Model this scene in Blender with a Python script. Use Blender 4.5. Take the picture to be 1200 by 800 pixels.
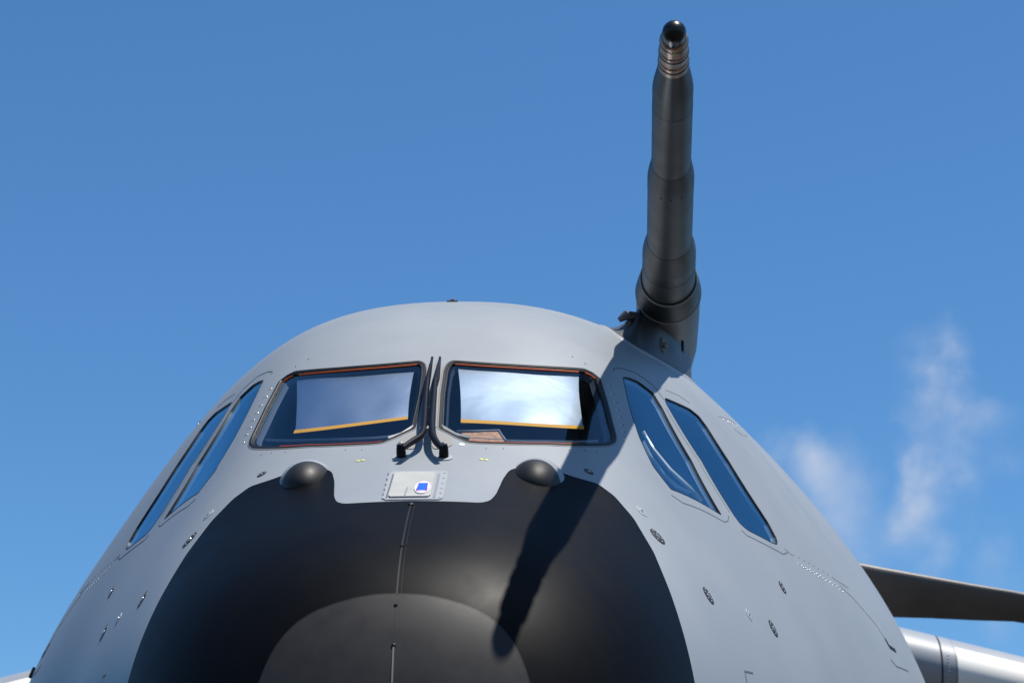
import bpy, bmesh, math, random
import numpy as np
from mathutils import Vector, Matrix
from mathutils.geometry import delaunay_2d_cdt
random.seed(4)
PI = math.pi
for o in list(bpy.data.objects): bpy.data.objects.remove(o)
scene = bpy.context.scene
COL = scene.collection

# ------------------------------------------------------------------ camera
CAM = Vector((0.5385, -6.4482, 1.70)); YAW = 0.028647; PITCH = 0.345029
cd = bpy.data.cameras.new('camera'); cam = bpy.data.objects.new('camera', cd); COL.objects.link(cam)
cam.location = CAM; cam.rotation_euler = (PI/2+PITCH, 0, YAW)
cd.sensor_width = 36; cd.lens = 2600.79/1200*36; cd.clip_start = .05; cd.clip_end = 5000
cd.dof.use_dof = True; cd.dof.focus_distance = 8.3; cd.dof.aperture_fstop = 5.0
scene.camera = cam

# ------------------------------------------------------------------ sky, sun, exposure
SUN_EL, SUN_AZ = math.radians(73.2), math.radians(71)       # azimuth from -y (towards the camera) round to +x
sdir = Vector((math.cos(SUN_EL)*math.sin(SUN_AZ), -math.cos(SUN_EL)*math.cos(SUN_AZ), math.sin(SUN_EL)))
w = bpy.data.worlds.new('World'); scene.world = w; w.use_nodes = True
nt = w.node_tree; nt.nodes.clear()
def N(nt, t, **k):
    n = nt.nodes.new(t)
    for a, b in k.items():
        if a.startswith('i_'):
            n.inputs[int(a[2:])].default_value = b
        else: setattr(n, a, b)
    return n
sky = N(nt, 'ShaderNodeTexSky', sky_type='NISHITA', sun_disc=False)
sky.sun_elevation = SUN_EL; sky.sun_rotation = math.atan2(sdir.x, sdir.y)
sky.air_density = 1.0; sky.dust_density = 0.8; sky.ozone_density = 3.0; sky.altitude = 300
hs = N(nt, 'ShaderNodeHueSaturation'); hs.inputs['Saturation'].default_value = 1.12; hs.inputs['Value'].default_value = 1.0
tint = N(nt, 'ShaderNodeMix', data_type='RGBA', blend_type='MULTIPLY'); tint.inputs['Factor'].default_value = 1; tint.inputs['B'].default_value = (.765, .95, 1.065, 1)
nt.links.new(sky.outputs[0], tint.inputs['A']); nt.links.new(tint.outputs['Result'], hs.inputs['Color'])
tc = N(nt, 'ShaderNodeTexCoord')
nz = N(nt, 'ShaderNodeTexNoise'); nz.inputs['Scale'].default_value = 13; nz.inputs['Detail'].default_value = 10; nz.inputs['Roughness'].default_value = .52
nt.links.new(tc.outputs['Generated'], nz.inputs['Vector'])
warp = N(nt, 'ShaderNodeVectorMath', operation='MULTIPLY_ADD')
warp.inputs[1].default_value = (.11, .11, .13)
nt.links.new(nz.outputs['Color'], warp.inputs[0]); nt.links.new(tc.outputs['Generated'], warp.inputs[2])
# thin fair-weather clouds: direction, angular radius, strength
CL = [((.1584,.9347,.3190),.017,.70), ((.1655,.9404,.3060),.018,.66), ((.1690,.9404,.2950),.021,.66), ((.1640,.9489,.2800),.020,.55), ((.1580,.9489,.2680),.014,.30), ((.0960,.9528,.2960),.020,.45), ((.1090,.9533,.2890),.024,.45), ((.0880,.9528,.3010),.014,.35),
      ((.1228,.9586,.2650),.022,.36), ((.1278,.9586,.2500),.018,.26), ((.1935,.9519,.2400),.017,.40), ((-.45,.87,.22),.06,.5), ((.6,.77,.24),.07,.5), ((-.05,.99,.12),.05,.4), ((.4,-.88,.3),.08,.5), ((.85,.1,.3),.08,.5), ((-.8,-.2,.35),.07,.5)]
acc = None
for d, r, a in CL:
    d = (Vector(d)-Vector((0, 0, .011))).normalized()+Vector((.055,.055,.065))
    ds = N(nt, 'ShaderNodeVectorMath', operation='DISTANCE'); ds.inputs[1].default_value = d
    nt.links.new(warp.outputs[0], ds.inputs[0])
    mr = N(nt, 'ShaderNodeMapRange', interpolation_type='SMOOTHSTEP'); mr.inputs[1].default_value = r*1.5; mr.inputs[2].default_value = r*.15; mr.inputs[3].default_value = 0; mr.inputs[4].default_value = a
    nt.links.new(ds.outputs['Value'], mr.inputs[0])
    if acc is None: acc = mr.outputs[0]
    else:
        m = N(nt, 'ShaderNodeMath', operation='ADD'); nt.links.new(acc, m.inputs[0]); nt.links.new(mr.outputs[0], m.inputs[1]); acc = m.outputs[0]
nz2 = N(nt, 'ShaderNodeTexNoise'); nz2.inputs['Scale'].default_value = 24; nz2.inputs['Detail'].default_value = 9; nz2.inputs['Roughness'].default_value = .56; nz2.inputs['Distortion'].default_value = .5
nt.links.new(tc.outputs['Generated'], nz2.inputs['Vector'])
mr2 = N(nt, 'ShaderNodeMapRange'); mr2.inputs[1].default_value = .36; mr2.inputs[2].default_value = .64; mr2.inputs[3].default_value = .22; mr2.inputs[4].default_value = .82
nt.links.new(nz2.outputs['Fac'], mr2.inputs[0])
mm = N(nt, 'ShaderNodeMath', operation='MULTIPLY', use_clamp=True); nt.links.new(acc, mm.inputs[0]); nt.links.new(mr2.outputs[0], mm.inputs[1])
mx = N(nt, 'ShaderNodeMix', data_type='RGBA'); mx.inputs['B'].default_value = (3.9, 4.5, 5.6, 1)
nt.links.new(mm.outputs[0], mx.inputs['Factor']); nt.links.new(hs.outputs[0], mx.inputs['A'])
bg = N(nt, 'ShaderNodeBackground'); bg.inputs['Strength'].default_value = 0.096
nt.links.new(mx.outputs['Result'], bg.inputs['Color'])
wo = N(nt, 'ShaderNodeOutputWorld'); nt.links.new(bg.outputs[0], wo.inputs['Surface'])
sl = bpy.data.lights.new('sun', 'SUN'); sl.energy = 5.0; sl.angle = math.radians(.53); sl.color = (1, .955, .88)
so = bpy.data.objects.new('sun', sl); COL.objects.link(so); so.rotation_euler = sdir.to_track_quat('Z', 'Y').to_euler(); so.location = (20, 0, 60)
vs = scene.view_settings; vs.view_transform = 'Standard'; vs.look = 'None'; vs.gamma = 1; vs.use_curve_mapping = False; vs.exposure = 0.5
scene.render.engine = 'CYCLES'
scene.cycles.max_bounces = 10; scene.cycles.transparent_max_bounces = 12

# ------------------------------------------------------------------ materials
def mat(name, col, rough=.5, metal=0, spec=.5, noise=None, bump=None, coat=0, coat_r=.1, ior=1.5):
    """noise=(scale, darker factor, lighter factor); bump=(scale, strength, distance)"""
    m = bpy.data.materials.new(name); m.use_nodes = True; t = m.node_tree; p = t.nodes['Principled BSDF']
    p.inputs['Base Color'].default_value = (*col, 1); p.inputs['Roughness'].default_value = rough; p.inputs['Metallic'].default_value = metal
    p.inputs['Specular IOR Level'].default_value = spec; p.inputs['Coat Weight'].default_value = coat; p.inputs['Coat Roughness'].default_value = coat_r
    p.inputs['IOR'].default_value = ior
    c = N(t, 'ShaderNodeTexCoord')
    if noise:
        n = N(t, 'ShaderNodeTexNoise'); n.inputs['Scale'].default_value = noise[0]; n.inputs['Detail'].default_value = 8; n.inputs['Roughness'].default_value = .6
        t.links.new(c.outputs['Object'], n.inputs['Vector'])
        x = N(t, 'ShaderNodeMix', data_type='RGBA')
        x.inputs['A'].default_value = (*[v*noise[1] for v in col], 1); x.inputs['B'].default_value = (*[min(1, v*noise[2]) for v in col], 1)
        r = N(t, 'ShaderNodeMapRange'); r.inputs[1].default_value = .3; r.inputs[2].default_value = .7
        t.links.new(n.outputs['Fac'], r.inputs[0]); t.links.new(r.outputs[0], x.inputs['Factor']); t.links.new(x.outputs['Result'], p.inputs['Base Color'])
        r2 = N(t, 'ShaderNodeMapRange'); r2.inputs[1].default_value = .3; r2.inputs[2].default_value = .7; r2.inputs[3].default_value = max(0, rough-.04); r2.inputs[4].default_value = rough+.05
        t.links.new(n.outputs['Fac'], r2.inputs[0]); t.links.new(r2.outputs[0], p.inputs['Roughness'])
    if bump:
        n = N(t, 'ShaderNodeTexNoise'); n.inputs['Scale'].default_value = bump[0]; n.inputs['Detail'].default_value = 3
        t.links.new(c.outputs['Object'], n.inputs['Vector'])
        b = N(t, 'ShaderNodeBump'); b.inputs['Strength'].default_value = bump[1]; b.inputs['Distance'].default_value = bump[2]
        t.links.new(n.outputs['Fac'], b.inputs['Height']); t.links.new(b.outputs[0], p.inputs['Normal'])
    return m
M = {}
M['skin'] = mat('grey_paint', (.218, .233, .246), .45, noise=(1.7, .955, 1.035), bump=(1.2, .10, .01))
M['groove'] = mat('panel_gap', (.07, .075, .088), .7)
M['line'] = mat('panel_gap_pale', (.165, .175, .188), .7)
M['radome'] = mat('black_radome_paint', (.0016, .0016, .0021), .47, noise=(5, .9, 1.1), spec=.5, ior=1.165)
M['cap'] = mat('erosion_coat', (.0205, .0185, .018), .48, noise=(14, .9, 1.1), spec=.2)
M['blister'] = mat('matte_black_blister', (.0062, .0056, .0056), .55, noise=(20, .9, 1.1), spec=.35)
M['housing'] = mat('housing_grey', (.075, .082, .09), .5, noise=(5, .9, 1.08))
M['fairing'] = mat('fairing_shade_grey', (.045, .050, .056), .5, noise=(5, .93, 1.05))  # darker than the skin: shade below the collar put into the colour
M['rubber'] = mat('black_rubber', (.005, .005, .007), .5, spec=.25)
M['steel'] = mat('bright_trim', (.17, .165, .16), .45, metal=.1)
M['orange'] = mat('orange_sealant', (.48, .07, .012), .5)
M['darkbronze'] = mat('dark_bronze', (.020, .017, .015), .5, metal=.1, noise=(60, .6, 1.5))
M['wiper'] = mat('wiper_black', (.003, .003, .006), .42, spec=.14)
M['probe'] = mat('probe_grey_paint', (.020, .0195, .0195), .5, noise=(6, .85, 1.1))
M['probe_dark'] = mat('probe_dark_paint', (.005, .005, .0062), .5, noise=(6, .85, 1.1))
M['black'] = mat('gloss_black', (.004, .004, .005), .32, spec=.35)
M['nozzle'] = mat('nozzle_metal', (.36, .23, .17), .42, metal=.7, noise=(40, .6, 1.3))
M['white'] = mat('white_paint', (.8, .8, .8), .45)
M['placard'] = mat('white_placard', (.62, .61, .64), .4)
M['blue'] = mat('blue_print', (.012, .10, .62), .35)
M['violet'] = mat('violet_print', (.10, .03, .45), .35)
M['red'] = mat('red_print', (.75, .06, .05), .4)
M['plate'] = mat('beige_plate', (.33, .325, .30), .5, noise=(8, .95, 1.04))
M['platerim'] = mat('pale_rim', (.27, .285, .30), .45)
M['liner'] = mat('cockpit_liner', (.010, .026, .065), .8)
M['dash'] = mat('dashboard', (.02, .03, .05), .7)
M['sill_glint'] = mat('sill_and_glint_white', (.60, .59, .56), .35)
M['ledge'] = mat('inner_ledge_grey', (.16, .17, .18), .5)
M['pad'] = mat('tan_pad', (.36, .15, .05), .6, noise=(50, .5, 1.5))
M['strap'] = mat('amber_strap', (.62, .27, .008), .6, spec=.15)
M['cream'] = mat('cream_paint', (.80, .765, .69), .4, noise=(2, .97, 1.02))
M['wing'] = mat('wing_grey', (.235, .25, .27), .45, noise=(2, .95, 1.03))
M['blade'] = mat('blade_grey', (.055, .046, .041), .45, noise=(1.7, .6, 1.5))
M['port_metal'] = mat('port_screw_metal', (.20, .19, .17), .4, metal=.7)
M['bolt'] = mat('bolt_metal', (.55, .53, .48), .3, metal=.9)
M['pale_bolt'] = mat('pale_fastener', (.30, .32, .34), .4)
M['greyrubber'] = mat('grey_plate', (.20, .19, .18), .6)
M['soot'] = mat('worn_lamp_metal', (.16, .15, .15), .55, noise=(40, .4, 1.8), bump=(50, 1, .01))
M['yellow'] = mat('olive_yellow_mark', (.45, .45, .12), .5)

# silver foil of the window shades
def foil():
    m = mat('silver_foil', (.54, .56, .60), .34, metal=1)
    t = m.node_tree; p = t.nodes['Principled BSDF']; c = N(t, 'ShaderNodeTexCoord')
    mp = N(t, 'ShaderNodeMapping'); mp.inputs['Scale'].default_value = (5, 5, 2.2); t.links.new(c.outputs['Object'], mp.inputs[0])
    n = N(t, 'ShaderNodeTexNoise'); n.inputs['Scale'].default_value = 1.3; n.inputs['Detail'].default_value = 2; n.inputs['Distortion'].default_value = .4; t.links.new(mp.outputs[0], n.inputs['Vector'])
    b = N(t, 'ShaderNodeBump'); b.inputs['Strength'].default_value = .12; b.inputs['Distance'].default_value = .02
    t.links.new(n.outputs['Fac'], b.inputs['Height']); t.links.new(b.outputs[0], p.inputs['Normal']); return m
M['foil'] = foil()
def glass(name, trans, refl, ior, rough=.0):
    m = bpy.data.materials.new(name); m.use_nodes = True; t = m.node_tree; t.nodes.clear()
    o = N(t, 'ShaderNodeOutputMaterial'); a = N(t, 'ShaderNodeBsdfTransparent'); a.inputs[0].default_value = (*trans, 1)
    g = N(t, 'ShaderNodeBsdfGlossy'); g.inputs['Color'].default_value = (*refl, 1); g.inputs['Roughness'].default_value = rough
    # thin-sheet Schlick reflectance, the same from both sides of the pane
    ge = N(t, 'ShaderNodeNewGeometry'); dt = N(t, 'ShaderNodeVectorMath', operation='DOT_PRODUCT'); t.links.new(ge.outputs['Incoming'], dt.inputs[0]); t.links.new(ge.outputs['Normal'], dt.inputs[1])
    ab = N(t, 'ShaderNodeMath', operation='ABSOLUTE'); t.links.new(dt.outputs['Value'], ab.inputs[0])
    om = N(t, 'ShaderNodeMath', operation='SUBTRACT', use_clamp=True); om.inputs[0].default_value = 1; t.links.new(ab.outputs[0], om.inputs[1])
    pw = N(t, 'ShaderNodeMath', operation='POWER'); t.links.new(om.outputs[0], pw.inputs[0]); pw.inputs[1].default_value = 5
    f0 = ((ior-1)/(ior+1))**2
    fm = N(t, 'ShaderNodeMath', operation='MULTIPLY_ADD', use_clamp=True); t.links.new(pw.outputs[0], fm.inputs[0]); fm.inputs[1].default_value = 1-f0; fm.inputs[2].default_value = f0
    x = N(t, 'ShaderNodeMixShader'); t.links.new(fm.outputs[0], x.inputs[0]); t.links.new(a.outputs[0], x.inputs[1]); t.links.new(g.outputs[0], x.inputs[2]); t.links.new(x.outputs[0], o.inputs[0])
    return m
M['glass_front'] = glass('heated_windshield_glass', (.82, .89, .94), (.75, .9, 1.0), 1.42, .01)
M['glass_side'] = glass('blue_tinted_side_glass', (.72, .82, .88), (.50, .83, 1.0), 2.05, .02)

# ground: concrete apron, coloured dark to weaken its bounce light
def ground_mat():
    m = mat('concrete_apron', (.034, .030, .026), .85, noise=(.6, .8, 1.2), bump=(30, .3, .01))
    return m
M['ground'] = ground_mat()

# ------------------------------------------------------------------ helpers
def link(name, me, m, parent=None, label=None, kind=None):
    o = bpy.data.objects.new(name, me); COL.objects.link(o)
    if m is not None and len(me.materials) == 0:
        me.materials.append(m)
    if parent is not None: o.parent = parent
    if label: o['label'] = label
    if kind: o['kind'] = kind
    return o
def mesh(vs_, fs, smooth=True, normals=None):
    me = bpy.data.meshes.new('mesh'); me.from_pydata([tuple(v) for v in vs_], [], fs); me.update()
    if smooth:
        me.polygons.foreach_set('use_smooth', [True]*len(me.polygons))
    if normals is not None: me.normals_split_custom_set_from_vertices([tuple(n) for n in normals])
    return me
def bm_mesh(bm, smooth=True, angle=None):
    bmesh.ops.recalc_face_normals(bm, faces=bm.faces)
    me = bpy.data.meshes.new('mesh'); bm.to_mesh(me); bm.free()
    me.polygons.foreach_set('use_smooth', [smooth]*len(me.polygons))
    if smooth and angle: me.set_sharp_from_angle(angle=math.radians(angle))
    return me

# ---- fuselage surface: cross sections along u (y = u*u metres behind the nose tip)
U = np.array([0,.3,.6,.9,1.2,1.5,1.8,2.1,2.5,3.0])
CC = np.array([[2.6692,3.1617,3.4876,3.776,4.23,4.9144,5.3811,5.7379,6.0955,6.2577],
      [0.0,.4585,.7612,.9849,1.2033,1.4963,1.8279,2.2703,2.6578,2.8555],
      [2.6692,2.7015,2.7688,2.8153,2.8457,2.8855,2.9628,3.1344,3.3651,3.4964],
      [2.0843,2.171,2.2542,2.3243,2.3588,2.3284,2.2722,2.2032,2.129,2.0125],
      [.0043,.0096,.0105,-.0057,-.0685,-.1674,-.1062,-.117,-.0467,-.0001]])
def spline_m(xk, yk):
    n = len(xk); h = np.diff(xk); A = np.zeros((n,n)); b = np.zeros(n); A[0,0] = A[-1,-1] = 1
    for i in range(1, n-1):
        A[i,i-1] = h[i-1]; A[i,i] = 2*(h[i-1]+h[i]); A[i,i+1] = h[i]
        b[i] = 6*((yk[i+1]-yk[i])/h[i]-(yk[i]-yk[i-1])/h[i-1])
    return np.linalg.solve(A, b)
SM = [spline_m(U, c) for c in CC]
def spl(x, j):
    x = np.minimum(x, 3.0); yk = CC[j]; Mm = SM[j]; h = np.diff(U)
    i = np.clip(np.searchsorted(U, x)-1, 0, len(U)-2); t = x-U[i]; hh = h[i]
    return yk[i]+t*((yk[i+1]-yk[i])/hh-hh*(2*Mm[i]+Mm[i+1])/6)+t*t*Mm[i]/2+t**3*(Mm[i+1]-Mm[i])/(6*hh)
def SV(u, th):
    u = np.asarray(u, float); th = np.asarray(th, float)
    zt, w_, zm, n, ex = [spl(u, j) for j in range(5)]
    c = np.cos(th); s = np.sin(th); e = 2/n
    return np.stack([w_*np.sign(c)*np.abs(c)**e*(1+ex*(s**2*c**2*4)*(s > 0)), u*u, zm+(zt-zm)*np.sign(s)*np.abs(s)**e], -1)
def NV(u, th):
    u = np.asarray(u, float); th = np.asarray(th, float); d = 2e-4
    uu = np.maximum(u, .02)
    a = SV(uu+d, th)-SV(uu-d, th); b = SV(uu, th+d)-SV(uu, th-d)
    n = np.cross(a, b); l = np.linalg.norm(n, axis=-1, keepdims=True); n = n/np.maximum(l, 1e-12)
    out = np.stack([np.cos(th), -0.0*u, np.sin(th)], -1)
    n *= np.where((n*out).sum(-1, keepdims=True) < 0, -1, 1)
    return n
def S(u, th): return Vector(SV(u, th))
def NN(u, th): return Vector(NV(u, th))
def pt(u, th, h=0): return S(u, th)+NN(u, th)*h
def flip(l): return [(u, PI-t) for u, t in l]
def disc(u, th): return (u*math.cos(th), u*math.sin(th))
def undisc(a, b): return (math.hypot(a, b), math.atan2(b, a))
def chaikin(p, it=2, closed=True, k=.22):
    for _ in range(it):
        q = []; n = len(p)
        for i in range(n if closed else n-1):
            a, b = p[i], p[(i+1) % n]
            q += [(a[0]*(1-k)+b[0]*k, a[1]*(1-k)+b[1]*k), (a[0]*k+b[0]*(1-k), a[1]*k+b[1]*(1-k))]
        if not closed: q = [p[0]]+q[1:-1]+[p[-1]]
        p = q
    return p
def resample(p, step, closed=True):
    out = []; n = len(p)
    for i in range(n if closed else n-1):
        a, b = p[i], p[(i+1) % n]; d = math.dist(a, b); k = max(1, int(round(d/step)))
        for j in range(k): out.append((a[0]+(b[0]-a[0])*j/k, a[1]+(b[1]-a[1])*j/k))
    if not closed: out.append(p[-1])
    return out
def outline(l, step=.012, it=2, k=.22):          # (u,th) list -> dense rounded closed outline in the disc chart
    p = [disc(*q) for q in l]
    area = sum(p[i][0]*p[(i+1) % len(p)][1]-p[(i+1) % len(p)][0]*p[i][1] for i in range(len(p)))
    if area < 0: p = p[::-1]
    return resample(chaikin(p, it, True, k), step)
def inside(P, poly):                             # vectorised point in polygon
    x, y = P[:,0], P[:,1]; r = np.zeros(len(P), bool); q = np.array(poly); j = len(q)-1
    for i in range(len(q)):
        c = ((q[i,1] > y) != (q[j,1] > y)) & (x < (q[j,0]-q[i,0])*(y-q[i,1])/(q[j,1]-q[i,1]+1e-15)+q[i,0])
        r ^= c; j = i
    return r
def curve3(outl, h=0): return [pt(*undisc(*p), h) for p in outl]
def inward(outl):                                # 3D inward tangent-plane directions
    P = curve3(outl); n = len(P); r = []
    for i in range(n):
        T = (P[(i+1) % n]-P[i-1]).normalized(); nn = NN(*undisc(*outl[i])); d = nn.cross(T)
        r.append((P[i], d.normalized(), nn))
    c = sum(P, Vector())/n
    s = sum(1 if (c-p).dot(d) > 0 else -1 for p, d, nn in r)
    if s < 0: r = [(p, -d, nn) for p, d, nn in r]
    return r
def ring(name, outl, prof, m, parent, keep=None, label=None):
    """sweep profile [(inset, height), ...] round an outline"""
    R = inward(outl); n = len(R); vs_ = []; fs = []
    for p, d, nn in R:
        for a, h in prof: vs_.append(p+d*a+nn*h)
    k = len(prof)
    for i in range(n):
        if keep and not keep(R[i], R[(i+1) % n]): continue
        j = (i+1) % n
        for q in range(k-1): fs.append((i*k+q, i*k+q+1, j*k+q+1, j*k+q))
    bm = bmesh.new(); bv = [bm.verts.new(v) for v in vs_]
    for f in fs: bm.faces.new([bv[x] for x in f])
    for v in list(bm.verts):
        if not v.link_faces: bm.verts.remove(v)
    me = bm_mesh(bm, True, 35)
    return link(name, me, m, parent, label)
def patch(name, outl, h, m, parent, step=.04, label=None):
    """fill an outline with a sheet that follows the fuselage surface at height h"""
    A = np.array(outl); lo = A.min(0); hi = A.max(0)
    g = [(x, y) for x in np.arange(lo[0], hi[0], step) for y in np.arange(lo[1], hi[1], step)]
    ins = inside(np.array(g), outl) if g else []
    g = [q for q, k in zip(g, ins) if k]
    n = len(outl); co = [Vector(q) for q in outl]+[Vector(q) for q in g]
    v, e, f, *_ = delaunay_2d_cdt(co, [], [list(range(n))], 1, 1e-6)
    V = np.array([tuple(q) for q in v]); u = np.hypot(V[:,0], V[:,1]); th = np.arctan2(V[:,1], V[:,0])
    nn = NV(u, th); me = mesh(SV(u, th)+nn*h, f, True)
    me.update(); fn = np.array([q.normal[:] for q in me.polygons]); vn = nn[[q.vertices[0] for q in me.polygons]]
    if (fn*vn).sum() < 0: me.flip_normals()
    me.normals_split_custom_set_from_vertices([tuple(q) for q in nn])
    return link(name, me, m, parent, label)
def tube(bm, pts, r, seg=10, cap=True):
    """tube along points, r a number or a list; r may be (rx, ry)"""
    pts = [Vector(p) for p in pts]; n = len(pts); rs = r if isinstance(r, list) else [r]*n; rings = []
    T = [(pts[min(i+1, n-1)]-pts[max(i-1, 0)]).normalized() for i in range(n)]
    a = T[0].orthogonal().normalized()
    for i in range(n):
        a = (a-T[i]*a.dot(T[i])).normalized(); b = T[i].cross(a)
        rings.append([bm.verts.new(pts[i]+(a*math.cos(2*PI*k/seg)+b*math.sin(2*PI*k/seg))*rs[i]) for k in range(seg)])
    for i in range(n-1):
        for k in range(seg): bm.faces.new([rings[i][k], rings[i][(k+1) % seg], rings[i+1][(k+1) % seg], rings[i+1][k]])
    if cap: bm.faces.new(rings[0][::-1]); bm.faces.new(rings[-1])
def box(bm, c, X, Y, Z, bev=0):
    """box about centre c with half-axis vectors X, Y, Z"""
    v = [bm.verts.new(c+X*a+Y*b+Z*d) for a in (-1,1) for b in (-1,1) for d in (-1,1)]
    fs = [bm.faces.new([v[i] for i in q]) for q in ((0,1,3,2),(4,6,7,5),(0,4,5,1),(2,3,7,6),(0,2,6,4),(1,5,7,3))]
    if bev: bmesh.ops.bevel(bm, geom=list({e for f in fs for e in f.edges}), offset=bev, segments=2, affect='EDGES', profile=.5)
def lathe(bm, o, ax, prof, seg=40, closed=True):
    """prof = [(distance along ax, radius)]"""
    ax = ax.normalized(); a = ax.orthogonal().normalized(); b = ax.cross(a); rings = []
    for s, r in prof:
        c = o+ax*s
        rings.append([bm.verts.new(c+(a*math.cos(2*PI*k/seg)+b*math.sin(2*PI*k/seg))*max(r, 1e-4)) for k in range(seg)])
    for i in range(len(rings)-1):
        for k in range(seg): bm.faces.new([rings[i][k], rings[i][(k+1) % seg], rings[i+1][(k+1) % seg], rings[i+1][k]])
    if closed:
        bm.faces.new(rings[0][::-1]); bm.faces.new(rings[-1])
def strip(name, l, wd, h, m, parent, closed=False, label=None, thick=.0015):
    """narrow raised band following the surface along a (u,th) polyline"""
    p = resample([disc(*q) for q in l], .01, closed); bm = bmesh.new()
    P = [(pt(*undisc(*q)), NN(*undisc(*q))) for q in p]; n = len(P); rows = []
    for i, (c, nn) in enumerate(P):
        a = P[(i-1) % n][0] if closed or i > 0 else c; b = P[(i+1) % n][0] if closed or i < n-1 else c
        s = nn.cross((b-a).normalized()).normalized()*wd/2
        rows.append([bm.verts.new(c+s-nn*.002), bm.verts.new(c+s*.9+nn*h), bm.verts.new(c-s*.9+nn*h), bm.verts.new(c-s-nn*.002)])
    for i in range(n if closed else n-1):
        r, q = rows[i], rows[(i+1) % n]
        for k in range(3): bm.faces.new([r[k], r[k+1], q[k+1], q[k]])
    if not closed:
        bm.faces.new(rows[0]); bm.faces.new(rows[-1][::-1])
    return link(name, bm_mesh(bm, False), m, parent, label)
def frame_at(u, th):
    n = NN(u, th); d = (S(u+.01, th)-S(u, th)).normalized(); s = n.cross(d).normalized(); return S(u, th), n, d, s
def dome(bm, c, n, r, h, seg=10):
    a = n.orthogonal().normalized(); b = n.cross(a); prev = None
    for k, (rr, hh) in enumerate(((1, -.3), (.95, .35), (.6, .85))):
        rg = [bm.verts.new(c+(a*math.cos(2*PI*i/seg)+b*math.sin(2*PI*i/seg))*r*rr+n*h*hh) for i in range(seg)]
        if prev:
            for i in range(seg): bm.faces.new([prev[i], prev[(i+1) % seg], rg[(i+1) % seg], rg[i]])
        prev = rg
    bm.faces.new(prev)

# ------------------------------------------------------------------ ground
bm = bmesh.new(); bmesh.ops.create_grid(bm, x_segments=8, y_segments=8, size=2000)
g = link('ground', bm_mesh(bm, False), M['ground'], None); g['kind'] = 'structure'
g['label'] = 'dark concrete apron under the aircraft'

# ------------------------------------------------------------------ the aircraft
ac = bpy.data.objects.new('transport_aircraft', None); COL.objects.link(ac)
ac['label'] = 'large grey military transport aircraft with black nose, seen head-on from below'
ac['category'] = 'aircraft'

WF = [(1.3663,1.542),(1.3702,1.3855),(1.4301,1.1703),(1.4355,1.136),(1.4342,1.0996),(1.3741,1.0448),(1.3036,.9902),(1.2853,.9906),(1.2612,1.0153),(1.1652,1.2424),(1.1256,1.4469),(1.1262,1.4749),(1.1408,1.5057),(1.1713,1.5515),(1.2764,1.5579),(1.3404,1.5576),(1.3587,1.553)]
WS1 = [(1.5154,1.0218),(1.5378,1.0033),(1.5657,.9726),(1.5932,.9186),(1.5834,.8648),(1.5537,.7049),(1.5265,.56),(1.3437,.7245),(1.3392,.8139),(1.3776,.8906),(1.4294,.9481)]
WS2 = [(1.6325,.8913),(1.7228,.8479),(1.7423,.8247),(1.7428,.7923),(1.7333,.6908),(1.736,.5348),(1.7313,.497),(1.7184,.4828),(1.6976,.4857),(1.6118,.5145),(1.5943,.5316),(1.5888,.5529),(1.6007,.6942),(1.6187,.8752)]
RD = [(.8296,1.5708),(.8298,1.4769),(.8409,1.3761),(.8617,1.3503),(.9035,1.3419),(.9888,1.3421),(1.0372,1.3323),(1.0594,1.2958),(1.084,1.189),(1.0893,1.1192),(1.1117,1.0287),(1.1079,.9546),(1.0832,.857),(1.0277,.7353),(.9476,.5881),(.8826,.4145),(.8531,.2626),(.84,.0),(.85,-.4),(.86,-.9),(.86,-1.5708)]
CP = [(.3749,1.5708),(.3744,1.4223),(.3692,1.2202),(.3653,1.0683),(.3532,.9311),(.3371,.7928),(.311,.5796),(.29,.2),(.28,-.2),(.28,-.8),(.28,-1.5708)]
def sym(l): return l+[(u, PI-t) for u, t in l[1:-1]][::-1]
_rd = [undisc(*p) for p in resample([disc(*q) for q in sym(RD)], .045)]; out_rd = outline(_rd, .02, 2, .2); out_cp = outline(sym(CP), .02, 2, .25)
def fine(l): return [undisc(*p) for p in resample([disc(*q) for q in l], .022)]       # keeps the straight runs straight when corners are rounded
wins = {'f': outline(fine(WF), .012, 2, .22), 's': outline(fine(WS1), .012, 2, .2), 'a': outline(fine(WS2), .012, 2, .22)}
winsL = {'f': outline(fine(flip(WF)), .012, 2, .22), 's': outline(fine(flip(WS1)), .012, 2, .2), 'a': outline(fine(flip(WS2)), .012, 2, .22)}
allw = list(wins.values())+list(winsL.values())

# one triangulation of the whole nose chart, then split into skin, radome and cap
co = []; edges = []
def addloop(o):
    b = len(co); co.extend(Vector(q) for q in o); n = len(o); edges.extend((b+i, b+(i+1) % n) for i in range(n))
for o in [out_rd, out_cp]+allw: addloop(o)
loops_pts = np.array([tuple(c) for c in co])
gp = [(0., 0.)]
us = list(np.arange(.03, .42, .03))+list(np.arange(.42, 2.7, .035))+list(np.arange(2.7, 3.01, .06))+[3.2,3.4,3.6,3.8,4.0,4.2,4.4,4.6,4.8,5.0]
for iu, u in enumerate(us):
    n = int(min(260, max(12, 2*PI*u/.038)));
    for k in range(n):
        t = 2*PI*(k+.5*(iu % 2))/n; gp.append((u*math.cos(t), u*math.sin(t)))
gp = np.array(gp)
keep = np.ones(len(gp), bool)
for i in range(0, len(gp), 500):
    dd = ((gp[i:i+500, None]-loops_pts[None])**2).sum(-1).min(1); keep[i:i+500] = dd > .010**2
co += [Vector(q) for q in gp[keep]]
v, e, f, *_ = delaunay_2d_cdt(co, edges, [], 0, 1e-7)
V = np.array([tuple(q) for q in v]); F = np.array([q for q in f]); cen = V[F].mean(1)
in_rd = inside(cen, out_rd); in_cp = inside(cen, out_cp)
in_w = np.zeros(len(F), bool)
for o in allw: in_w |= inside(cen, o)
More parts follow.
